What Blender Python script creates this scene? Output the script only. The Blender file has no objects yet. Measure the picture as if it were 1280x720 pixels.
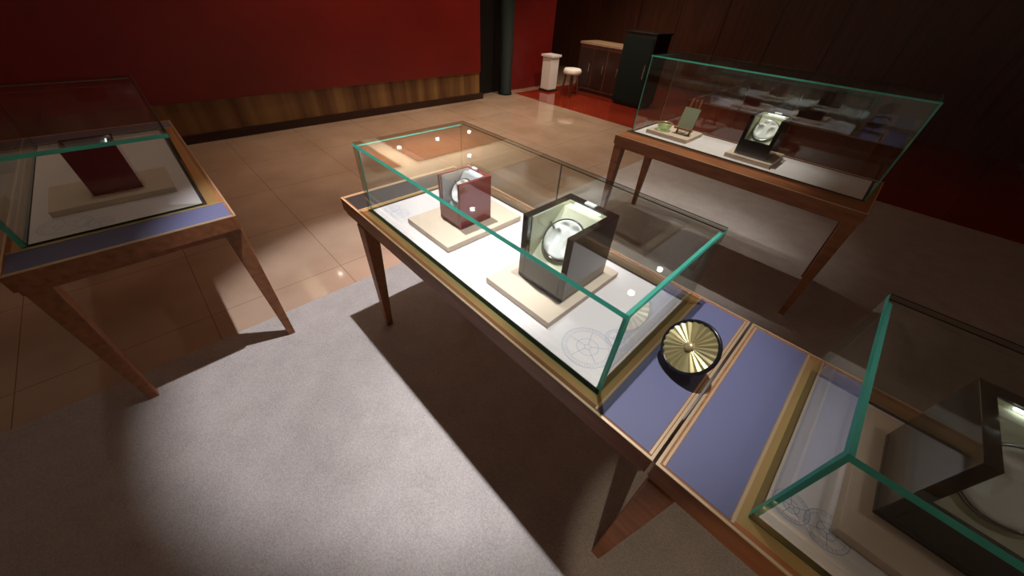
import bpy, bmesh, math, random
from mathutils import Matrix, Vector

random.seed(7)
SC = bpy.context.scene
COL = SC.collection
PI = math.pi

# ------------------------------------------------------------------ camera
cd = bpy.data.cameras.new('camera')
cam = bpy.data.objects.new('camera', cd)
COL.objects.link(cam)
cd.sensor_width = 36.0
cd.lens = 428.474 / 1280.0 * 36.0
cd.clip_start = 0.02
cd.clip_end = 60
cam.matrix_world = Matrix((
    (0.69186049, -0.501787, 0.51917132, 1.49084213),
    (0.7199205, 0.42447397, -0.54912322, -0.55429677),
    (0.05516818, 0.75367875, 0.65492352, 1.61449732),
    (0, 0, 0, 1)))
SC.camera = cam

# ------------------------------------------------------------------ world, exposure
SC.view_settings.view_transform = 'Standard'
SC.view_settings.look = 'None'
SC.view_settings.gamma = 1
SC.view_settings.use_curve_mapping = False
SC.view_settings.exposure = 0.0
SC.cycles.max_bounces = 14
SC.cycles.transparent_max_bounces = 32
SC.cycles.glossy_bounces = 6
SC.cycles.diffuse_bounces = 4
SC.cycles.sample_clamp_indirect = 6
world = bpy.data.worlds.new('world')
SC.world = world
world.use_nodes = True
bgn = world.node_tree.nodes['Background']
bgn.inputs[0].default_value = (0.62, 0.46, 0.35, 1)
bgn.inputs[1].default_value = 0.22

CEIL = 3.0


def spot(x, y, power, size_deg, blend, col=(1, .93, .84), radius=.02, tilt=(0, 0), z=CEIL - .045):
    l = bpy.data.lights.new('spot_lamp', 'SPOT')
    l.energy = power
    l.spot_size = math.radians(size_deg)
    l.spot_blend = blend
    l.color = col
    l.shadow_soft_size = radius
    o = bpy.data.objects.new('spot_lamp', l)
    o.location = (x, y, z)
    o.rotation_euler = (tilt[0], tilt[1], 0)
    COL.objects.link(o)
    return o


# the ceiling spots over the tables
spot(0.0, 0.30, 350, 57, .38, col=(1, .96, .97))
spot(1.05, 0.30, 190, 44, .75, col=(1, .97, .96))
aisle = spot(2.00, -1.60, 85, 15, .45, col=(1, .78, .55))
aisle.rotation_euler = Vector((-.20, 1.72, -2.95)).to_track_quat('-Z', 'Y').to_euler()
spot(0.49, 2.37, 130, 50, .7, col=(1, .93, .84))
spot(0.49, 3.01, 70, 60, .9, col=(1, .88, .74))
spot(-2.50, 4.96, 200, 120, .9, col=(1, .82, .62))
spot(-3.64, 1.71, 55, 110, .9, col=(1, .80, .60))
spot(-3.64, 3.45, 60, 110, .9, col=(1, .78, .56))
spot(-2.0, 2.2, 150, 100, .9, col=(1, .84, .68))
spot(-3.2, 7.2, 120, 130, .9, col=(1, .75, .52))
spot(-1.1, -.75, 9, 60, .9, col=(1, .90, .80))
spot(2.05, .35, 8, 60, .9, col=(1, .92, .84))


def ceiling_fill(x, y, z, length, power, col=(1, .84, .66)):
    """unseen fill light added above a partition to brighten the ceiling"""
    l = bpy.data.lights.new('ceiling_fill_lamp', 'AREA')
    l.shape = 'RECTANGLE'
    l.size = .12
    l.size_y = length
    l.energy = power
    l.color = col
    o = bpy.data.objects.new('ceiling_fill_lamp', l)
    o.location = (x, y, z)
    o.rotation_euler = (PI, 0, 0)
    COL.objects.link(o)


ceiling_fill(-4.36, 2.2, 1.99, 3.6, 120)  # added upward fill so the ceiling shows in the glass, no known fixture


# ------------------------------------------------------------------ materials
def new_mat(name):
    m = bpy.data.materials.new(name)
    m.use_nodes = True
    nt = m.node_tree
    return m, nt, nt.nodes['Principled BSDF']


def P(name, col, rough=.5, metal=0, coat=0, spec=None, bump=0, bscale=60, var=0, vscale=8, stretch=None):
    m, nt, b = new_mat(name)
    b.inputs['Base Color'].default_value = (*col, 1)
    b.inputs['Roughness'].default_value = rough
    b.inputs['Metallic'].default_value = metal
    b.inputs['Coat Weight'].default_value = coat
    b.inputs['Coat Roughness'].default_value = .05
    if spec is not None:
        b.inputs['Specular IOR Level'].default_value = spec
    tc = nt.nodes.new('ShaderNodeTexCoord')
    mp = nt.nodes.new('ShaderNodeMapping')
    nt.links.new(tc.outputs['Object'], mp.inputs[0])
    if stretch:
        mp.inputs['Scale'].default_value = stretch
    if var:
        n = nt.nodes.new('ShaderNodeTexNoise')
        n.inputs['Scale'].default_value = vscale
        n.inputs['Detail'].default_value = 5
        nt.links.new(mp.outputs[0], n.inputs['Vector'])
        r = nt.nodes.new('ShaderNodeValToRGB')
        r.color_ramp.elements[0].position = .3
        r.color_ramp.elements[1].position = .7
        r.color_ramp.elements[0].color = (*[c * (1 - var) for c in col], 1)
        r.color_ramp.elements[1].color = (*[min(1, c * (1 + var)) for c in col], 1)
        nt.links.new(n.outputs['Fac'], r.inputs[0])
        nt.links.new(r.outputs[0], b.inputs['Base Color'])
    if bump:
        n = nt.nodes.new('ShaderNodeTexNoise')
        n.inputs['Scale'].default_value = bscale
        n.inputs['Detail'].default_value = 4
        nt.links.new(mp.outputs[0], n.inputs['Vector'])
        bp = nt.nodes.new('ShaderNodeBump')
        bp.inputs['Strength'].default_value = bump
        bp.inputs['Distance'].default_value = .004
        nt.links.new(n.outputs['Fac'], bp.inputs['Height'])
        nt.links.new(bp.outputs[0], b.inputs['Normal'])
    return m


def glass_clear(name, tint, refl=1.0):
    """thin clear pane: straight-through transmission plus a Schlick mirror reflection"""
    m = bpy.data.materials.new(name)
    m.use_nodes = True
    nt = m.node_tree
    nt.nodes.clear()
    out = nt.nodes.new('ShaderNodeOutputMaterial')
    tr = nt.nodes.new('ShaderNodeBsdfTransparent')
    tr.inputs[0].default_value = (*tint, 1)
    gl = nt.nodes.new('ShaderNodeBsdfGlossy')
    gl.inputs['Roughness'].default_value = 0.0
    gl.inputs['Color'].default_value = (.95, 1, .98, 1)
    geo = nt.nodes.new('ShaderNodeNewGeometry')
    dot = nt.nodes.new('ShaderNodeVectorMath')
    dot.operation = 'DOT_PRODUCT'
    nt.links.new(geo.outputs['Incoming'], dot.inputs[0])
    nt.links.new(geo.outputs['Normal'], dot.inputs[1])

    def M(op, a, b=None):
        n = nt.nodes.new('ShaderNodeMath')
        n.operation = op
        for i, v in enumerate((a, b)):
            if v is None:
                continue
            if isinstance(v, (int, float)):
                n.inputs[i].default_value = v
            else:
                nt.links.new(v, n.inputs[i])
        return n.outputs[0]
    c = M('ABSOLUTE', dot.outputs['Value'])
    f = M('ADD', M('MULTIPLY', M('POWER', M('SUBTRACT', 1.0, c), 5.0), .96), .045)
    f = M('MULTIPLY', f, refl)
    mix = nt.nodes.new('ShaderNodeMixShader')
    nt.links.new(f, mix.inputs[0])
    nt.links.new(tr.outputs[0], mix.inputs[1])
    nt.links.new(gl.outputs[0], mix.inputs[2])
    nt.links.new(mix.outputs[0], out.inputs[0])
    return m


def glass_edge(name, col):
    m = bpy.data.materials.new(name)
    m.use_nodes = True
    nt = m.node_tree
    nt.nodes.clear()
    out = nt.nodes.new('ShaderNodeOutputMaterial')
    d = nt.nodes.new('ShaderNodeBsdfDiffuse')
    d.inputs[0].default_value = (*col, 1)
    t = nt.nodes.new('ShaderNodeBsdfTranslucent')
    t.inputs[0].default_value = (*[min(1, c * 1.3) for c in col], 1)
    g = nt.nodes.new('ShaderNodeBsdfGlossy')
    g.inputs['Roughness'].default_value = .12
    g.inputs['Color'].default_value = (.75, 1, .93, 1)
    a = nt.nodes.new('ShaderNodeMixShader')
    a.inputs[0].default_value = .45
    b = nt.nodes.new('ShaderNodeMixShader')
    b.inputs[0].default_value = .10
    nt.links.new(d.outputs[0], a.inputs[1])
    nt.links.new(t.outputs[0], a.inputs[2])
    nt.links.new(a.outputs[0], b.inputs[1])
    nt.links.new(g.outputs[0], b.inputs[2])
    geo = nt.nodes.new('ShaderNodeNewGeometry')
    tp = nt.nodes.new('ShaderNodeBsdfTransparent')
    tp.inputs[0].default_value = (.62, .66, .62, 1)
    z = nt.nodes.new('ShaderNodeMixShader')
    nt.links.new(geo.outputs['Backfacing'], z.inputs[0])
    nt.links.new(b.outputs[0], z.inputs[1])
    nt.links.new(tp.outputs[0], z.inputs[2])
    nt.links.new(z.outputs[0], out.inputs[0])
    return m


M_WOOD = P('walnut_stain', (.30, .115, .048), .42, spec=.3, var=.25, vscale=6, stretch=(1, 6, 6))
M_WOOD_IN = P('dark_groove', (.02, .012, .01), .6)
M_BRASS = P('satin_bronze', (.62, .41, .17), .32, metal=.65)
M_LIP = P('pale_brass_lip', (.86, .70, .46), .3, metal=.7)
M_DECK = P('white_deck', (.74, .68, .69), .55, spec=.3)
M_BLUE = P('lavender_blue_leather', (.115, .125, .24), .55, bump=.15, bscale=500)
M_PRINT = P('blue_print', (.27, .35, .54), .6)
M_PLINTH = P('beige_plinth', (.66, .53, .42), .6, var=.06, vscale=4)
M_PLINTH_SIDE = P('beige_plinth_edge', (.42, .33, .24), .6)
M_BLACK = P('black_lacquer', (.012, .010, .010), .08, coat=.7)
M_RED = P('maroon_lacquer', (.20, .008, .016), .08, coat=.7)
M_CREAM = P('cream_lining', (.78, .80, .62), .75, bump=.2, bscale=300)
M_SILVERLIN = P('silver_grey_lining', (.50, .54, .58), .6)
M_WHITE = P('white_cushion', (.93, .95, .94), .5)
M_CHROME = P('dark_chrome', (.25, .27, .28), .15, metal=1)
M_TAG = P('white_tag', (.9, .9, .92), .4)
M_GOLD = P('pleated_gold', (.72, .66, .36), .28, metal=.8)
M_PALEGOLD = P('pale_brass', (.62, .50, .28), .3, metal=.6)
M_LED = P('frosted_lens', (1, .95, .85), .4)
M_LED.node_tree.nodes['Principled BSDF'].inputs['Emission Color'].default_value = (1, .93, .82, 1)
M_LED.node_tree.nodes['Principled BSDF'].inputs['Emission Strength'].default_value = 26
M_BOXGLOW = P('box_fill_glow', (1, 1, 1), .4)  # glow added inside the watch boxes as fill
M_BOXGLOW.node_tree.nodes['Principled BSDF'].inputs['Emission Color'].default_value = (.95, 1, 1, 1)
M_BOXGLOW.node_tree.nodes['Principled BSDF'].inputs['Emission Strength'].default_value = 3
M_GLASS = glass_clear('clear_glass', (.965, .985, .975))
M_GEDGE = glass_edge('green_glass_edge', (.10, .56, .45))
M_GWIN = glass_clear('clear_window', (.97, .97, .97), .7)
M_GLUE = P('dark_glue', (.05, .055, .05), .4)
M_RIM = P('black_rim', (.01, .01, .012), .2)
M_CLEARBLOCK = glass_clear('pale_green_glass', (.80, .90, .74), 1.6)
M_REDWALL = P('red_lacquer_wall', (.175, .010, .008), .4, var=.12, vscale=1.5)
M_BASE = P('dark_skirting', (.035, .014, .010), .3)
M_DARK = P('black_gap', (.006, .005, .005), .5)
M_COL = P('black_green_column', (.008, .014, .013), .6, spec=.15)
M_BACK = P('dark_brown_panelling', (.085, .035, .022), .3, var=.3, vscale=2, stretch=(6, 6, .5))
M_TAN = P('tan_stone', (.42, .30, .20), .25, var=.1)
M_CEIL = P('beige_ceiling', (.72, .58, .46), .7)
M_CPANEL = P('orange_brown_ceiling_wood', (.26, .085, .035), .45, var=.2, stretch=(.5, 5, 1))
M_CGREY = P('grey_brown_ceiling', (.24, .17, .13), .7)
M_METAL = P('brushed_steel', (.5, .48, .46), .3, metal=1)


def streak_panel():
    m, nt, b = new_mat('polished_wood_with_streaks')
    tc = nt.nodes.new('ShaderNodeTexCoord')
    mp = nt.nodes.new('ShaderNodeMapping')
    mp.inputs['Scale'].default_value = (1, 5.5, .25)
    n = nt.nodes.new('ShaderNodeTexNoise')
    n.inputs['Scale'].default_value = 1.0
    n.inputs['Detail'].default_value = 3
    r = nt.nodes.new('ShaderNodeValToRGB')
    e = r.color_ramp.elements
    e[0].position = .35
    e[0].color = (.10, .036, .016, 1)
    e[1].position = .75
    e[1].color = (.30, .17, .06, 1)
    nt.links.new(tc.outputs['Object'], mp.inputs[0])
    nt.links.new(mp.outputs[0], n.inputs['Vector'])
    nt.links.new(n.outputs['Fac'], r.inputs[0])
    nt.links.new(r.outputs[0], b.inputs['Base Color'])
    b.inputs['Roughness'].default_value = .22
    return m


M_STREAK = streak_panel()


def carpet_mat():
    m, nt, b = new_mat('grey_beige_carpet')
    tc = nt.nodes.new('ShaderNodeTexCoord')
    n1 = nt.nodes.new('ShaderNodeTexNoise')
    n1.inputs['Scale'].default_value = 170
    n1.inputs['Detail'].default_value = 3
    n2 = nt.nodes.new('ShaderNodeTexNoise')
    n2.inputs['Scale'].default_value = 7
    n2.inputs['Detail'].default_value = 4
    r = nt.nodes.new('ShaderNodeValToRGB')
    e = r.color_ramp.elements
    e[0].position = .30
    e[0].color = (.315, .288, .278, 1)
    e[1].position = .72
    e[1].color = (.50, .470, .462, 1)
    mx = nt.nodes.new('ShaderNodeMix')
    mx.data_type = 'FLOAT'
    mx.inputs[0].default_value = .3
    nt.links.new(tc.outputs['Object'], n1.inputs['Vector'])
    nt.links.new(tc.outputs['Object'], n2.inputs['Vector'])
    nt.links.new(n1.outputs['Fac'], mx.inputs[2])
    nt.links.new(n2.outputs['Fac'], mx.inputs[3])
    nt.links.new(mx.outputs[0], r.inputs[0])
    nt.links.new(r.outputs[0], b.inputs['Base Color'])
    bp = nt.nodes.new('ShaderNodeBump')
    bp.inputs['Strength'].default_value = .5
    bp.inputs['Distance'].default_value = .006
    nt.links.new(n1.outputs['Fac'], bp.inputs['Height'])
    nt.links.new(bp.outputs[0], b.inputs['Normal'])
    b.inputs['Roughness'].default_value = .95
    b.inputs['Specular IOR Level'].default_value = .1
    return m


def marble_mat(name, ca, cb, grout, rough=.09, tile=.8):
    m, nt, b = new_mat(name)
    tc = nt.nodes.new('ShaderNodeTexCoord')
    n = nt.nodes.new('ShaderNodeTexNoise')
    n.inputs['Scale'].default_value = 1.6
    n.inputs['Detail'].default_value = 6
    r = nt.nodes.new('ShaderNodeValToRGB')
    e = r.color_ramp.elements
    e[0].position = .3
    e[0].color = (*ca, 1)
    e[1].position = .7
    e[1].color = (*cb, 1)
    nt.links.new(tc.outputs['Object'], n.inputs['Vector'])
    nt.links.new(n.outputs['Fac'], r.inputs[0])
    br = nt.nodes.new('ShaderNodeTexBrick')
    br.offset = 0
    br.inputs['Scale'].default_value = 1
    br.inputs['Brick Width'].default_value = tile
    br.inputs['Row Height'].default_value = tile
    br.inputs['Mortar Size'].default_value = .0025
    br.inputs['Mortar'].default_value = (*grout, 1)
    nt.links.new(tc.outputs['Object'], br.inputs['Vector'])
    nt.links.new(r.outputs[0], br.inputs['Color1'])
    nt.links.new(r.outputs[0], br.inputs['Color2'])
    nt.links.new(br.outputs['Color'], b.inputs['Base Color'])
    b.inputs['Roughness'].default_value = rough
    b.inputs['Coat Weight'].default_value = .35
    b.inputs['Coat Roughness'].default_value = .04
    return m


M_CARPET = carpet_mat()
M_MARBLE = marble_mat('tan_marble_tiles', (.37, .26, .185), (.50, .375, .285), (.22, .14, .09))
M_REDFLOOR = marble_mat('polished_red_floor', (.22, .022, .010), (.32, .036, .014), (.2, .02, .01), .12, 5)


# ------------------------------------------------------------------ mesh helpers
class MB:
    def __init__(self):
        self.bm = bmesh.new()

    def box(self, x0, x1, y0, y1, z0, z1, mi=0):
        v = [self.bm.verts.new(p) for p in ((x0, y0, z0), (x1, y0, z0), (x1, y1, z0), (x0, y1, z0),
                                            (x0, y0, z1), (x1, y0, z1), (x1, y1, z1), (x0, y1, z1))]
        for q in ((0, 3, 2, 1), (4, 5, 6, 7), (0, 1, 5, 4), (1, 2, 6, 5), (2, 3, 7, 6), (3, 0, 4, 7)):
            f = self.bm.faces.new([v[i] for i in q])
            f.material_index = mi
        return self

    def frustum(self, a, za, b, zb, mi=0):
        """a, b are (x0,x1,y0,y1) at heights za, zb"""
        v = []
        for (x0, x1, y0, y1), z in ((a, za), (b, zb)):
            v += [self.bm.verts.new(p) for p in ((x0, y0, z), (x1, y0, z), (x1, y1, z), (x0, y1, z))]
        for q in ((0, 3, 2, 1), (4, 5, 6, 7), (0, 1, 5, 4), (1, 2, 6, 5), (2, 3, 7, 6), (3, 0, 4, 7)):
            self.bm.faces.new([v[i] for i in q]).material_index = mi
        return self

    def prism(self, pts, h, M=None, mi=0):
        """pts in local XY, extruded along +Z by h"""
        M = M or Matrix()
        lo = [self.bm.verts.new(M @ Vector((x, y, 0))) for x, y in pts]
        hi = [self.bm.verts.new(M @ Vector((x, y, h))) for x, y in pts]
        n = len(pts)
        self.bm.faces.new(lo[::-1]).material_index = mi
        self.bm.faces.new(hi).material_index = mi
        for i in range(n):
            self.bm.faces.new((lo[i], lo[(i + 1) % n], hi[(i + 1) % n], hi[i])).material_index = mi
        return self

    def disc(self, r, h, M=None, seg=40, mi=0):
        return self.prism([(r * math.cos(2 * PI * i / seg), r * math.sin(2 * PI * i / seg)) for i in range(seg)], h, M, mi)

    def lathe(self, prof, M=None, seg=40, mi=0):
        M = M or Matrix()
        rings = []
        for r, z in prof:
            if r < 1e-6:
                rings.append([self.bm.verts.new(M @ Vector((0, 0, z)))])
            else:
                rings.append([self.bm.verts.new(M @ Vector((r * math.cos(2 * PI * i / seg), r * math.sin(2 * PI * i / seg), z))) for i in range(seg)])
        for a, b in zip(rings, rings[1:]):
            for i in range(seg):
                j = (i + 1) % seg
                if len(a) == 1 and len(b) == 1:
                    continue
                if len(a) == 1:
                    f = self.bm.faces.new((a[0], b[j], b[i]))
                elif len(b) == 1:
                    f = self.bm.faces.new((a[i], a[j], b[0]))
                else:
                    f = self.bm.faces.new((a[i], a[j], b[j], b[i]))
                f.material_index = mi
                f.smooth = True
        return self

    def torus(self, R, r, M=None, seg=48, s2=10, mi=0):
        M = M or Matrix()
        rings = []
        for i in range(seg):
            a = 2 * PI * i / seg
            rings.append([self.bm.verts.new(M @ Vector(((R + r * math.cos(b)) * math.cos(a), (R + r * math.cos(b)) * math.sin(a), r * math.sin(b))))
                          for b in [2 * PI * k / s2 for k in range(s2)]])
        for i in range(seg):
            A, B = rings[i], rings[(i + 1) % seg]
            for k in range(s2):
                f = self.bm.faces.new((A[k], B[k], B[(k + 1) % s2], A[(k + 1) % s2]))
                f.smooth = True
                f.material_index = mi
        return self

    def ring(self, R, w, M, seg=40, h=.0004, mi=0):
        """a flat printed ring"""
        a = [self.bm.verts.new(M @ Vector((R * math.cos(2 * PI * i / seg), R * math.sin(2 * PI * i / seg), h))) for i in range(seg)]
        b = [self.bm.verts.new(M @ Vector(((R + w) * math.cos(2 * PI * i / seg), (R + w) * math.sin(2 * PI * i / seg), h))) for i in range(seg)]
        for i in range(seg):
            self.bm.faces.new((a[i], a[(i + 1) % seg], b[(i + 1) % seg], b[i])[::-1]).material_index = mi
        return self

    def build(self, name, mats, parent=None, loc=None, bevel=0, recalc=True):
        if recalc:
            bmesh.ops.recalc_face_normals(self.bm, faces=self.bm.faces)
        me = bpy.data.meshes.new(name)
        self.bm.to_mesh(me)
        self.bm.free()
        for m in (mats if isinstance(mats, (list, tuple)) else [mats]):
            me.materials.append(m)
        o = bpy.data.objects.new(name, me)
        COL.objects.link(o)
        if parent:
            o.parent = parent
        if loc:
            o.location = loc
        if bevel:
            bv = o.modifiers.new('bevel', 'BEVEL')
            bv.width = bevel
            bv.segments = 2
            bv.limit_method = 'ANGLE'
        return o


def tag(o, label, cat, group=None):
    o['label'] = label
    o['category'] = cat
    if group:
        o['group'] = group
    return o


def empty(name, loc, label, cat, group=None, rz=0):
    o = bpy.data.objects.new(name, None)
    o.empty_display_size = .05
    COL.objects.link(o)
    o.location = loc
    o.rotation_euler = (0, 0, rz)
    return tag(o, label, cat, group)


def struct(o):
    o['kind'] = 'structure'
    return o


def copy_tree(o, parent=None):
    c = o.copy()
    COL.objects.link(c)
    c.parent = parent
    for ch in list(o.children):
        copy_tree(ch, c)
    return c


# ------------------------------------------------------------------ the room
XC = -.545      # edge of the carpet
struct(MB().box(-9, XC, -5, 9, -.05, 0).box(XC, 6, 6.2, 9, -.05, 0).build('floor', M_MARBLE))
struct(MB().box(XC, 6, -5, 6.2, -.05, .002).build('floor_carpet', M_CARPET))
struct(MB().box(-4.2, 3.2, 5.12, 9, -.04, .006).build('floor_red', M_REDFLOOR))
struct(MB().box(-9, 6, -5, 9, CEIL + .0, CEIL + .1).build('ceiling', M_CEIL))
# coffers of the ceiling
cp = MB()
for x0, x1, y0, y1 in ((-5.6, -3.98, .5, 2.22), (-5.6, -3.98, 2.55, 4.9), (-5.6, -3.98, -1.6, .2), (-5.6, -3.98, 5.2, 8),
                       (-.75, .22, 3.15, 4.55), (-.75, .22, 5.0, 6.5), (.9, 2.0, 3.15, 4.55)):
    cp.box(x0, x1, y0, y1, CEIL - .015, CEIL)
struct(cp.build('ceiling_coffer', M_CPANEL))
cg = MB()
for x0, x1, y0, y1 in ((-3.35, -1.0, -1.6, 3.3), (-2.9, -1.0, 3.6, 6.5)):
    cg.box(x0, x1, y0, y1, CEIL - .015, CEIL)
struct(cg.build('ceiling_panel', M_CGREY))

# walls
struct(MB().box(-8.2, -8.0, -5, 9, 0, CEIL).build('wall_left', M_BACK))
wb = MB().box(-9, 6, 9, 9.2, 0, CEIL)
for i in range(14):
    wb.box(-8 + i, -7.97 + i, 8.98, 9, 0, CEIL)
struct(wb.build('wall_back', M_BACK))
struct(MB().box(6, 6.2, -5, 9, 0, CEIL).build('wall_right', M_BACK))

# red lacquered partition with polished wood panel and dark base, left at the back
part = struct(MB().box(-4.55, -4.17, -3.5, 4.17, .44, 1.95).build('wall_partition', M_REDWALL, bevel=.004))
struct(MB().box(-4.44, -4.28, .4, 4.0, 1.951, 1.98).build('trim_3', M_TAG))  # unseen strip added under the ceiling fill light
struct(MB().box(-4.5, -4.20, -3.5, 4.17, .10, .44).build('trim_1', M_STREAK))
struct(MB().box(-4.5, -4.185, -3.5, 4.25, 0, .10).build('trim_2', M_BASE))
struct(MB().box(-4.75, -4.5, 4.17, 5.0, 0, 1.95).build('wall_recess', M_DARK))
struct(MB().box(-4.70, -4.46, 5.0, 6.45, 0, 1.95).build('wall_red', M_REDWALL))
col = MB().lathe([(0, 0), (.14, 0), (.14, .03), (.125, .035), (.125, CEIL - .02), (0, CEIL - .02)], Matrix.Translation((-4.27, 4.90, 0)))
struct(col.build('column', M_COL))

# ------------------------------------------------------------------ ceiling downlights
DL = [(0.0, .30, 'over the left half of the main table'), (1.05, .30, 'over the black box of the main table'),
      (.49, 2.37, 'in front of the far table'), (.49, 3.01, 'above the far table'),
      (-4.75, .90, 'first of the row beyond the red partition'), (-4.75, 1.76, 'second of the row beyond the red partition'),
      (-4.75, 2.63, 'third of the row beyond the red partition'), (-4.75, 3.50, 'fourth of the row beyond the red partition'),
      (-4.75, 4.33, 'fifth of the row beyond the red partition'),
      (-3.64, 1.31, 'first in the pale band of ceiling'), (-3.64, 1.71, 'second in the pale band of ceiling'),
      (-3.64, 3.45, 'third in the pale band of ceiling'),
      (-5.7, 3.40, 'alone beside the coffer at the left wall'), (-2.5, 4.96, 'above the edge of the red floor'),
      (-2.0, 2.2, 'in the grey panel behind the main table'), (-3.2, 7.2, 'above the dark counters at the back'),
      (-1.1, -.75, 'over the shaded table at the left'), (2.05, .35, 'over the shaded table at the right')]
proto = None
for x, y, w in DL:
    if proto is None:
        proto = empty('downlight', (x, y, CEIL - .035), '', 'ceiling light', 'recessed ceiling downlights')
        MB().lathe([(.034, 0), (.05, 0), (.05, .035), (.034, .035), (.034, 0)], seg=28).build('trim_ring', M_TAG, proto)
        MB().disc(.034, .004, Matrix.Translation((0, 0, .002)), 24).build('lens', M_LED, proto)
        o = proto
    else:
        o = copy_tree(proto)
        o.location = (x, y, CEIL - .035)
    o['label'] = 'small round white ceiling downlight, ' + w


# ------------------------------------------------------------------ display tables
DZ = .80       # height of the white deck


def pane_box(x0, x1, y0, y1, z0, z1, name, parent):
    """a glass pane: broad faces clear, narrow faces green"""
    mb = MB().box(x0, x1, y0, y1, z0, z1)
    mb.bm.faces.ensure_lookup_table()
    ar = sorted(mb.bm.faces, key=lambda f: -f.calc_area())
    for f in ar[2:]:
        f.normal_update()
        # edges bonded under the top pane, or butted in the middle of the back, stay clear
        if name == 'back_pane':
            continue
        f.material_index = 1
    return mb.build(name, [M_GLASS, M_GEDGE], parent)


def printed_gears(mb, items, z):
    for cx, cy, r in items:
        T = Matrix.Translation((cx, cy, z))
        mb.ring(r, .0014, T)
        mb.ring(r * .82, .0008, T)
        mb.ring(r * .42, .0012, T)
        mb.ring(r * .12, .0012, T, seg=16)
        n = int(max(16, r * 700))
        for k in range(n):
            R = T @ Matrix.Rotation(2 * PI * k / n, 4, 'Z')
            vs = [mb.bm.verts.new(R @ Vector(p)) for p in ((r * .84, -.0004, .0004), (r * .97, -.0004, .0004), (r * .97, .0004, .0004), (r * .84, .0004, .0004))]
            mb.bm.faces.new(vs)
        for k in range(5):
            R = T @ Matrix.Rotation(2 * PI * k / 5 + cx * 9, 4, 'Z')
            vs = [mb.bm.verts.new(R @ Vector(p)) for p in ((r * .12, -.0007, .0004), (r * .80, -.0007, .0004), (r * .80, .0007, .0004), (r * .12, .0007, .0004))]
            mb.bm.faces.new(vs)


def display_table(loc, label, x0=-.19, x1=1.505, y0=-.048, y1=.635, gx0=0, gx1=1.3143, gy0=0, gy1=.5686,
                  blues=((-.172, -.022), (1.338, 1.490)), prints=True, leg_x=(-.065, 1.47), leg_y=(-.046, .633), tray=None, left_mat=None, leg_sides=(0, 1)):
    """origin at the floor under the glass case's front left corner"""
    t = empty('display_table', loc, label, 'display table')
    # wooden apron
    a = MB()
    th = .022
    zt = DZ + .0005
    for (ax0, ax1, ay0, ay1) in ((x0, x1, y0, y0 + th), (x0, x1, y1 - th, y1), (x0, x0 + th, y0 + th, y1 - th), (x1 - th, x1, y0 + th, y1 - th)):
        a.box(ax0, ax1, ay0, ay1, DZ - .066, zt - .003)
    e = .007
    for (ax0, ax1, ay0, ay1) in ((x0 + e, x1 - e, y0 + e, y0 + th), (x0 + e, x1 - e, y1 - th, y1 - e), (x0 + e, x0 + th, y0 + th, y1 - th), (x1 - th, x1 - e, y0 + th, y1 - th)):
        a.box(ax0, ax1, ay0, ay1, DZ - .088, DZ - .066)
    a.box(x0 + th, x1 - th, y0 + th, y1 - th, DZ - .075, DZ - .060)
    a.build('apron', M_WOOD, t, bevel=.0015)
    # pale brass lip along the outer top edge
    lp = MB()
    w = .007
    for (ax0, ax1, ay0, ay1) in ((x0, x1, y0, y0 + w), (x0, x1, y1 - w, y1), (x0, x0 + w, y0 + w, y1 - w), (x1 - w, x1, y0 + w, y1 - w)):
        lp.box(ax0, ax1, ay0, ay1, zt - .003, DZ)
    lp.build('brass_lip', M_LIP, t)
    # bronze tray that fills the top between lip and glass
    br = MB().box(x0 + w, x1 - w, y0 + w, y1 - w, DZ - .016, DZ - .003)
    br.build('bronze_tray', tray or M_BRASS, t)
    dg = MB().box(gx0 + .002, gx1 - .002, gy0 + .002, gy1 - .002, DZ - .003, DZ - .0018)
    dg.build('deck_groove', M_WOOD_IN, t)
    MB().box(gx0 + .017, gx1 - .017, gy0 + .017, gy1 - .017, DZ - .0018, DZ).build('white_deck', M_DECK, t, bevel=.0008)
    for b0, b1 in blues:
        tr = MB()
        q = .006
        for (ax0, ax1, ay0, ay1) in ((b0 - q, b0, y0 + .012, y1 - .012), (b1, b1 + q, y0 + .012, y1 - .012)):
            tr.box(ax0, ax1, ay0, ay1, DZ - .003, DZ)
        tr.build('panel_trim', M_LIP, t)
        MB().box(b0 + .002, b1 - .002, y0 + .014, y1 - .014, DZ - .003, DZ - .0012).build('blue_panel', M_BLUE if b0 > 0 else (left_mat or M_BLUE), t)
    if prints:
        for it in ((.060, .092, .034), (.125, .096, .040), (1.195, .115, .078), (1.245, .215, .042)):
            p = MB()
            printed_gears(p, (it,), DZ)
            p.build('gear_print', M_PRINT, t, recalc=False)
    # tapered legs, one mesh each
    for sx in leg_sides:
        for sy in (0, 1):
            lx, ly = leg_x[sx], leg_y[sy]
            dx, dy = (1 if sx == 0 else -1), (1 if sy == 0 else -1)
            def rect(w_, off):
                xs = sorted((lx + dx * off, lx + dx * (off + w_)))
                ys = sorted((ly + dy * off, ly + dy * (off + w_)))
                return (xs[0], xs[1], ys[0], ys[1])
            MB().frustum(rect(.034, .006), 0, rect(.072, .0), DZ - .088).build('leg', M_WOOD, t, bevel=.003)
    return t


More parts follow.
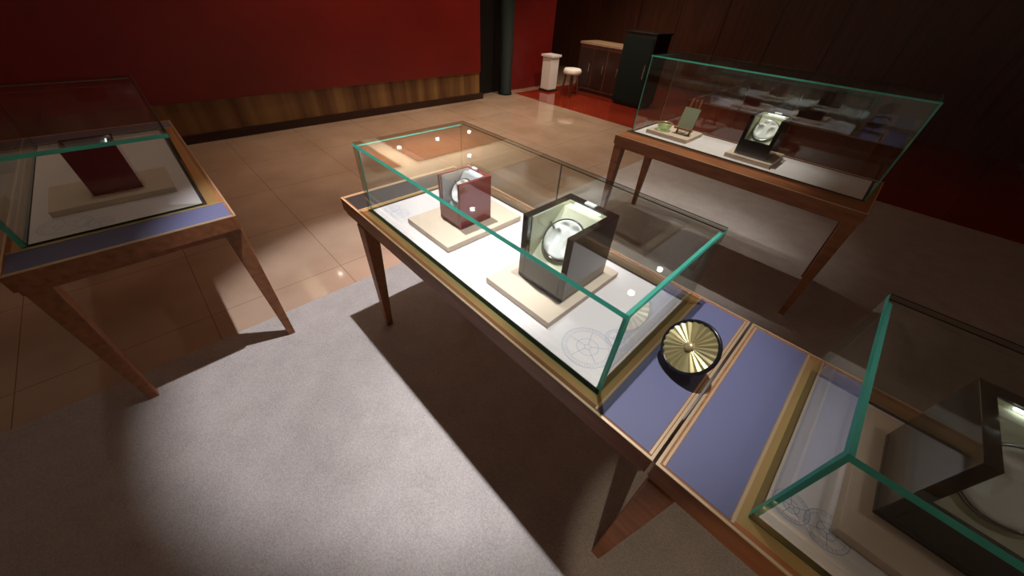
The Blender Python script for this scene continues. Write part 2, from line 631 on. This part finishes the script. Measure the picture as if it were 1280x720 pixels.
def glass_case(loc, label, L=1.3143, W=.5686, H=.306, t=.015, z0=DZ + .0002, seam=True):
    g = empty('glass_case', (loc[0], loc[1], z0), label, 'glass case', 'clear glass covers on the display tables')
    H2 = H + (DZ - z0)
    pane_box(0, L, 0, t, 0, H2 - t, 'front_pane', g)
    pane_box(0, L * .5 - .001, W - t, W, 0, H2 - t, 'back_pane', g)
    pane_box(L * .5 + .001, L, W - t, W, 0, H2 - t, 'back_pane', g)
    pane_box(0, t, t, W - t, 0, H2 - t, 'side_pane', g)
    pane_box(L - t, L, t, W - t, 0, H2 - t, 'side_pane', g)
    pane_box(0, L, 0, W, H2 - t, H2, 'top_pane', g)
    # dark glue lines where the back panes meet the top and each other
    q = .0016
    MB().box(.002, L - .002, W, W + q, H2 - t - q, H2 - t + q).build('glue_line', M_GLUE, g)
    MB().box(.002, L - .002, W, W + q, H2 - q, H2 + .0004).build('glue_line', M_GLUE, g)
    MB().box(L * .5 - q, L * .5 + q, W - .004, W + q, 0, H2 - t - q).build('glue_line', M_GLUE, g)
    MB().box(t + .001, t + .001 + q * .6, W - t - q * .6, W - t - .0004, 0, H2 - t).build('glue_line', M_PALEGOLD, g)
    return g


def plinth(x, y, label, w=.295, d=.405, h=.025, z=DZ, group='beige display blocks inside the glass cases'):
    mb = MB().box(0, w, 0, d, 0, h)
    mb.bm.faces.ensure_lookup_table()
    for f in mb.bm.faces:
        if abs(f.normal.z) < .5:
            f.material_index = 0
    o = mb.build('display_block', [M_PLINTH], None, (x, y, z), bevel=.0015)
    return tag(o, label, 'display block', group)


def winder(x, y, z, w, d, h, label, mbody, mlin, rz=0, t=.024, zf=.38, tagx=.40, group=None):
    """front is -Y; the window wraps from the top over the front"""
    o = empty('watch_winder', (x, y, z), label, 'watch winder box', group, rz)
    b = MB()
    zb = h * zf
    back = t * 1.35
    b.box(0, w, 0, d, 0, .012)                       # floor
    b.box(0, t, 0, d, .012, h)                       # side walls
    b.box(w - t, w, 0, d, .012, h)
    b.box(t, w - t, d - back, d, .012, h)            # back
    b.box(t, w - t, 0, t * .8, .012, zb)             # lower front
    b.build('body', mbody, o, bevel=.0016)
    # lining of the recess
    ln = MB()
    e = .003
    ln.box(t, t + e, t * .8, d - back, zb * .8, h - .006)
    ln.box(w - t - e, w - t, t * .8, d - back, zb * .8, h - .006)
    ln.box(t + e, w - t - e, d - back - e, d - back, h * .62, h - .006)
    # slanted inner face
    ya, za = t * .8 + .012, zb - .022
    yb, zb2 = ya + (d - back - e - ya) * .82, h * .93
    v = [ln.bm.verts.new(p) for p in ((t + e, ya, za), (w - t - e, ya, za), (w - t - e, yb, zb2), (t + e, yb, zb2),
                                      (t + e, ya, za - .006), (w - t - e, ya, za - .006), (w - t - e, yb, zb2 - .006), (t + e, yb, zb2 - .006))]
    ln.box(t + e, w - t - e, yb, d - back - e, zb2 - .006, zb2)
    ln.box(t + e, w - t - e, t * .8, ya, za - .006, za)
    for q in ((0, 1, 2, 3), (7, 6, 5, 4), (0, 4, 5, 1), (1, 5, 6, 2), (2, 6, 7, 3), (3, 7, 4, 0)):
        ln.bm.faces.new([v[i] for i in q])
    ln.build('lining', mlin, o)
    # the round turntable lying on the slanted face
    ang = math.atan2(zb2 - za, yb - ya)
    slope = math.hypot(zb2 - za, yb - ya)
    R = min((w - 2 * t) * .5 - .006, slope * .5 - .01)
    T = Matrix.Translation((w / 2, ya + (yb - ya) * .50, za + (zb2 - za) * .50)) @ Matrix.Rotation(ang, 4, 'X')
    MB().torus(R, .0045, T @ Matrix.Translation((0, 0, .008))).build('dial_ring', M_CHROME, o)
    # white turntable with a bridge and finger hollows
    tt = MB()
    NR, NS = 16, 56
    def hgt(px, py):
        z = .016
        for bx, by, ax, ay, dp in ((-.46, -.10, .27, .48, .016), (.46, -.10, .27, .48, .016), (-.30, .62, .26, .18, .010), (.34, .62, .26, .18, .010)):
            q = ((px - bx) / ax) ** 2 + ((py - by) / ay) ** 2
            if q < 1:
                z -= dp * (1 - q) ** .6
        return z
    Rr = R - .002
    grid = []
    for k in range(1, NR + 1):
        rr = k / NR
        grid.append([tt.bm.verts.new(T @ Vector((rr * Rr * math.cos(2 * PI * i / NS), rr * Rr * math.sin(2 * PI * i / NS),
                     (hgt(rr * math.cos(2 * PI * i / NS), rr * math.sin(2 * PI * i / NS)) if k < NR else .011)))) for i in range(NS)])
    lowc = [tt.bm.verts.new(T @ Vector((Rr * math.cos(2 * PI * i / NS), Rr * math.sin(2 * PI * i / NS), 0))) for i in range(NS)]
    c0 = tt.bm.verts.new(T @ Vector((0, 0, .016)))
    for i in range(NS):
        j = (i + 1) % NS
        tt.bm.faces.new((c0, grid[0][i], grid[0][j])).smooth = True
        for k in range(NR - 1):
            tt.bm.faces.new((grid[k][i], grid[k + 1][i], grid[k + 1][j], grid[k][j])).smooth = True
        tt.bm.faces.new((grid[-1][i], lowc[i], lowc[j], grid[-1][j])).smooth = True
    tt.bm.faces.new(lowc[::-1])
    tt.build('turntable', M_WHITE, o)
    # thin lever that bridges ring and cushion
    MB().box(-.0016, .0016, 0, R * .50, .016, .019).build('lever', M_CHROME, o).matrix_local = T @ Matrix.Rotation(math.radians(66), 4, 'Z') @ Matrix.Translation((0, R * .72, .002))
    MB().box(w * .25, w * .75, d - back - e - .006, d - back - e, h - .011, h - .007).build('fill_glow_strip', M_BOXGLOW, o)  # glowing strip added to brighten the turntable and lining
    # clear window over the front and the top
    wn = MB()
    wn.box(t, w - t, .001, .004, zb, h - .004)
    wn.box(t, w - t, .001, d - back, h - .004, h - .001)
    wn.build('window_pane', M_GWIN, o)
    MB().box(w * tagx, w * tagx + w * .20, d - back * .95, d - back * .35, h, h + .006).build('white_latch', M_TAG, o, bevel=.001)
    return o


# main table, in the middle of the picture
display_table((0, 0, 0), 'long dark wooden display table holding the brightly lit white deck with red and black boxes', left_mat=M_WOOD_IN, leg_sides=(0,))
glass_case((0, 0), 'low clear glass case with green edges over the brightly lit red and black boxes')
plinth(.222, .080, 'thin beige block under the maroon box in the brightly lit case', .300, .415)
plinth(.760, .078, 'thin beige block under the black box in the brightly lit case', .303, .405)
winder(.300, .203, DZ + .025, .150, .168, .200, 'small glossy maroon watch box with grey lining, in the brightly lit case',
       M_RED, M_SILVERLIN, t=.014, zf=.42, tagx=.28, group='watch winder boxes')
winder(.823, .179, DZ + .025, .207, .246, .249, 'large glossy black watch box with cream lining and white turntable, in the brightly lit case',
       M_BLACK, M_CREAM, zf=.40, group='watch winder boxes')

# round pleated gold fan on the blue panel
fan = empty('pleated_disc', (1.420, .262, DZ), 'round pleated gold disc with black rim on the blue panel beside the glass case', 'ornament')
MB().lathe([(0, 0), (.030, 0), (.030, .004), (.006, .009), (.004, .040), (0, .040)], seg=28).build('stand', M_RIM, fan)
FT = Matrix.Translation((0, 0, .088)) @ Matrix.Rotation(math.radians(-25), 4, 'Z') @ Matrix.Rotation(math.radians(50), 4, 'X')
fd = MB()
N = 48
rings = []
for r in (.012, .040, .072):
    rings.append([fd.bm.verts.new(FT @ Vector((r * math.cos(2 * PI * i / N), r * math.sin(2 * PI * i / N), (.0045 if i % 2 else -.002) * r / .072 + .002))) for i in range(N)])
lowr = [fd.bm.verts.new(FT @ Vector((.072 * math.cos(2 * PI * i / N), .072 * math.sin(2 * PI * i / N), -.006))) for i in range(N)]
ct = fd.bm.verts.new(FT @ Vector((0, 0, .004)))
cb = fd.bm.verts.new(FT @ Vector((0, 0, -.006)))
for i in range(N):
    j = (i + 1) % N
    fd.bm.faces.new((ct, rings[0][i], rings[0][j]))
    fd.bm.faces.new((rings[0][i], rings[1][i], rings[1][j], rings[0][j]))
    fd.bm.faces.new((rings[1][i], rings[2][i], rings[2][j], rings[1][j]))
    fd.bm.faces.new((rings[2][i], lowr[i], lowr[j], rings[2][j]))
    fd.bm.faces.new((lowr[i], cb, lowr[j]))
fd.build('pleated_face', M_GOLD, fan)
MB().torus(.076, .0055, FT).build('rim', M_RIM, fan)
MB().lathe([(0, .003), (.013, .003), (.013, .008), (.005, .012), (0, .012)], FT, 24).build('centre_boss', M_PALEGOLD, fan)

# second table of the row, at the right
OX = 1.505 + .19 + .008
display_table((OX, 0, 0), 'dark wooden display table in shade at the right, end to end with the lit one', leg_x=(-.184, 1.47))
glass_case((OX, 0), 'low glass case in shade on the nearest table at the right edge')
plinth(OX + .13, .10, 'beige block under a black box in the shaded case at the right', .30, .41)
winder(OX + .175, .19, DZ + .025, .207, .246, .249, 'glossy black watch box in the shaded glass case at the right edge',
       M_BLACK, M_CREAM, zf=.40, group='watch winder boxes')

# far table with the tall glass case
FX, FY = .065, 2.235
display_table((FX, FY, 0), 'dark wooden table at the back under the tall glass case', x0=-.025, x1=1.60, y0=-.195, y1=.49,
              gx0=0, gx1=1.56, gy0=0, gy1=.46, blues=(), prints=False, leg_x=(-.020, 1.595), leg_y=(-.19, .485), tray=M_WOOD)
g3 = glass_case((FX, FY), 'tall glass case with pale green edges on the back table', L=1.56, W=.46, H=.52, t=.009)
plinth(FX + .09, FY + .07, 'pale block under the glass dish in the tall case', .34, .30, .028)
plinth(FX + .72, FY + .06, 'beige block under the black box in the tall case', .30, .34, .028)
winder(FX + .765, FY + .10, DZ + .028, .207, .246, .249, 'glossy black watch box inside the tall glass case at the back',
       M_BLACK, M_CREAM, zf=.40, group='watch winder boxes')
dish = empty('glass_dish', (FX + .19, FY + .16, DZ + .028), 'small pale green glass dish on a block in the tall case', 'dish')
MB().lathe([(0, 0), (.040, 0), (.062, .05), (.058, .05), (.037, .005), (0, .005)], seg=8).build('bowl', M_CLEARBLOCK, dish)
MB().torus(.060, .003, Matrix.Translation((0, 0, .05)), 8, 6).build('dish_rim', M_PALEGOLD, dish)
ea = empty('display_easel', (FX + .335, FY + .20, DZ + .028), 'tilted wooden easel with green card, inside the tall glass case', 'display stand')
R1 = Matrix.Rotation(math.radians(-18), 4, 'X')
mb = MB()
for sx in (-.05, .05):
    mb.prism([(sx - .006, 0), (sx + .006, 0), (sx * .6 + .006, .25), (sx * .6 - .006, .25)], .010, Matrix.Rotation(math.radians(72), 4, 'X'))
mb.prism([(-.006, 0), (.006, 0), (.006, .25), (-.006, .25)], .010, Matrix.Translation((0, .15, 0)) @ Matrix.Rotation(math.radians(110), 4, 'X'))
mb.prism([(-.07, .03), (.07, .03), (.07, .042), (-.07, .042)], .030, Matrix.Translation((0, -.02, 0)) @ Matrix.Rotation(math.radians(72), 4, 'X'))
mb.build('easel_frame', M_WOOD, ea)
MB().prism([(-.06, .045), (.06, .045), (.06, .19), (-.06, .19)], .006, Matrix.Translation((0, -.018, 0)) @ Matrix.Rotation(math.radians(72), 4, 'X')).build('card', P('sage_green_card', (.32, .36, .24), .5), ea)

# shaded table at the left
LX, LY = -1.80, -1.10
display_table((LX, LY, 0), 'dark wooden display table in shade at the left, nearer than the lit one')
glass_case((LX, LY), 'low glass case in shade on the table at the left edge')
plinth(LX + .80, LY + .08, 'beige block under a maroon box in the shaded case at the left', .30, .41)
winder(LX + .875, LY + .22, DZ + .025, .150, .168, .200, 'small maroon watch box in the shaded glass case at the left',
       M_RED, M_SILVERLIN, t=.014, zf=.42, tagx=.28, group='watch winder boxes')

# ------------------------------------------------------------------ things at the back
bc = empty('counter', (-3.75, 6.55, .006), 'long dark brown counter standing on the red floor at the back', 'counter')
MB().box(0, 1.05, 0, .55, .06, .86).box(.03, 1.02, .03, .52, 0, .06).build('carcass', M_BACK, bc, bevel=.004)
MB().box(-.02, 1.07, -.02, .57, .86, .90).build('countertop', M_TAN, bc, bevel=.004)
for k in range(3):
    f = MB().box(.03 + k * .34, .33 + k * .34, -.014, 0, .12, .80).build('door', M_BASE, bc, bevel=.003)
    MB().box(.29 + k * .34, .305 + k * .34, -.03, -.014, .40, .55).build('handle', M_METAL, f)
kb = empty('cabinet', (-2.62, 6.30, .006), 'black box cabinet standing on the red floor beside the brown counter', 'cabinet')
MB().box(0, .62, 0, .55, .04, 1.15).box(.03, .59, .03, .52, 0, .04).build('carcass', M_DARK, kb, bevel=.004)
MB().box(-.01, .63, -.01, .56, 1.15, 1.18).build('top', M_RIM, kb, bevel=.003)
f = MB().box(.02, .60, -.014, 0, .08, 1.11).build('door', M_COL, kb, bevel=.003)
MB().box(.54, .555, -.032, -.014, .5, .72).build('handle', M_METAL, f)
sg = empty('display_pedestal', (-4.02, 5.95, .006), 'lit white pedestal before the red wall at the back', 'pedestal')
MB().box(-.14, .14, -.14, .14, 0, .04).build('base', M_BASE, sg)
MB().box(-.12, .12, -.12, .12, .04, .62).build('shaft', M_WHITE, sg, bevel=.004)
MB().box(-.15, .15, -.15, .15, .62, .66).build('top', M_TAG, sg, bevel=.004)
st = empty('stool', (-3.45, 5.98, .006), 'small round stool with white seat on the red floor at the back', 'stool')
MB().lathe([(0, .40), (.17, .40), (.18, .42), (.18, .46), (.16, .49), (0, .50)], seg=28).build('seat', M_WHITE, st)
for k in range(4):
    a = PI / 4 + k * PI / 2
    c, s = math.cos(a), math.sin(a)
    MB().frustum((c * .17 - .012, c * .17 + .012, s * .17 - .012, s * .17 + .012), 0,
                 (c * .12 - .014, c * .12 + .014, s * .12 - .014, s * .12 + .014), .41).build('leg', M_METAL, st)
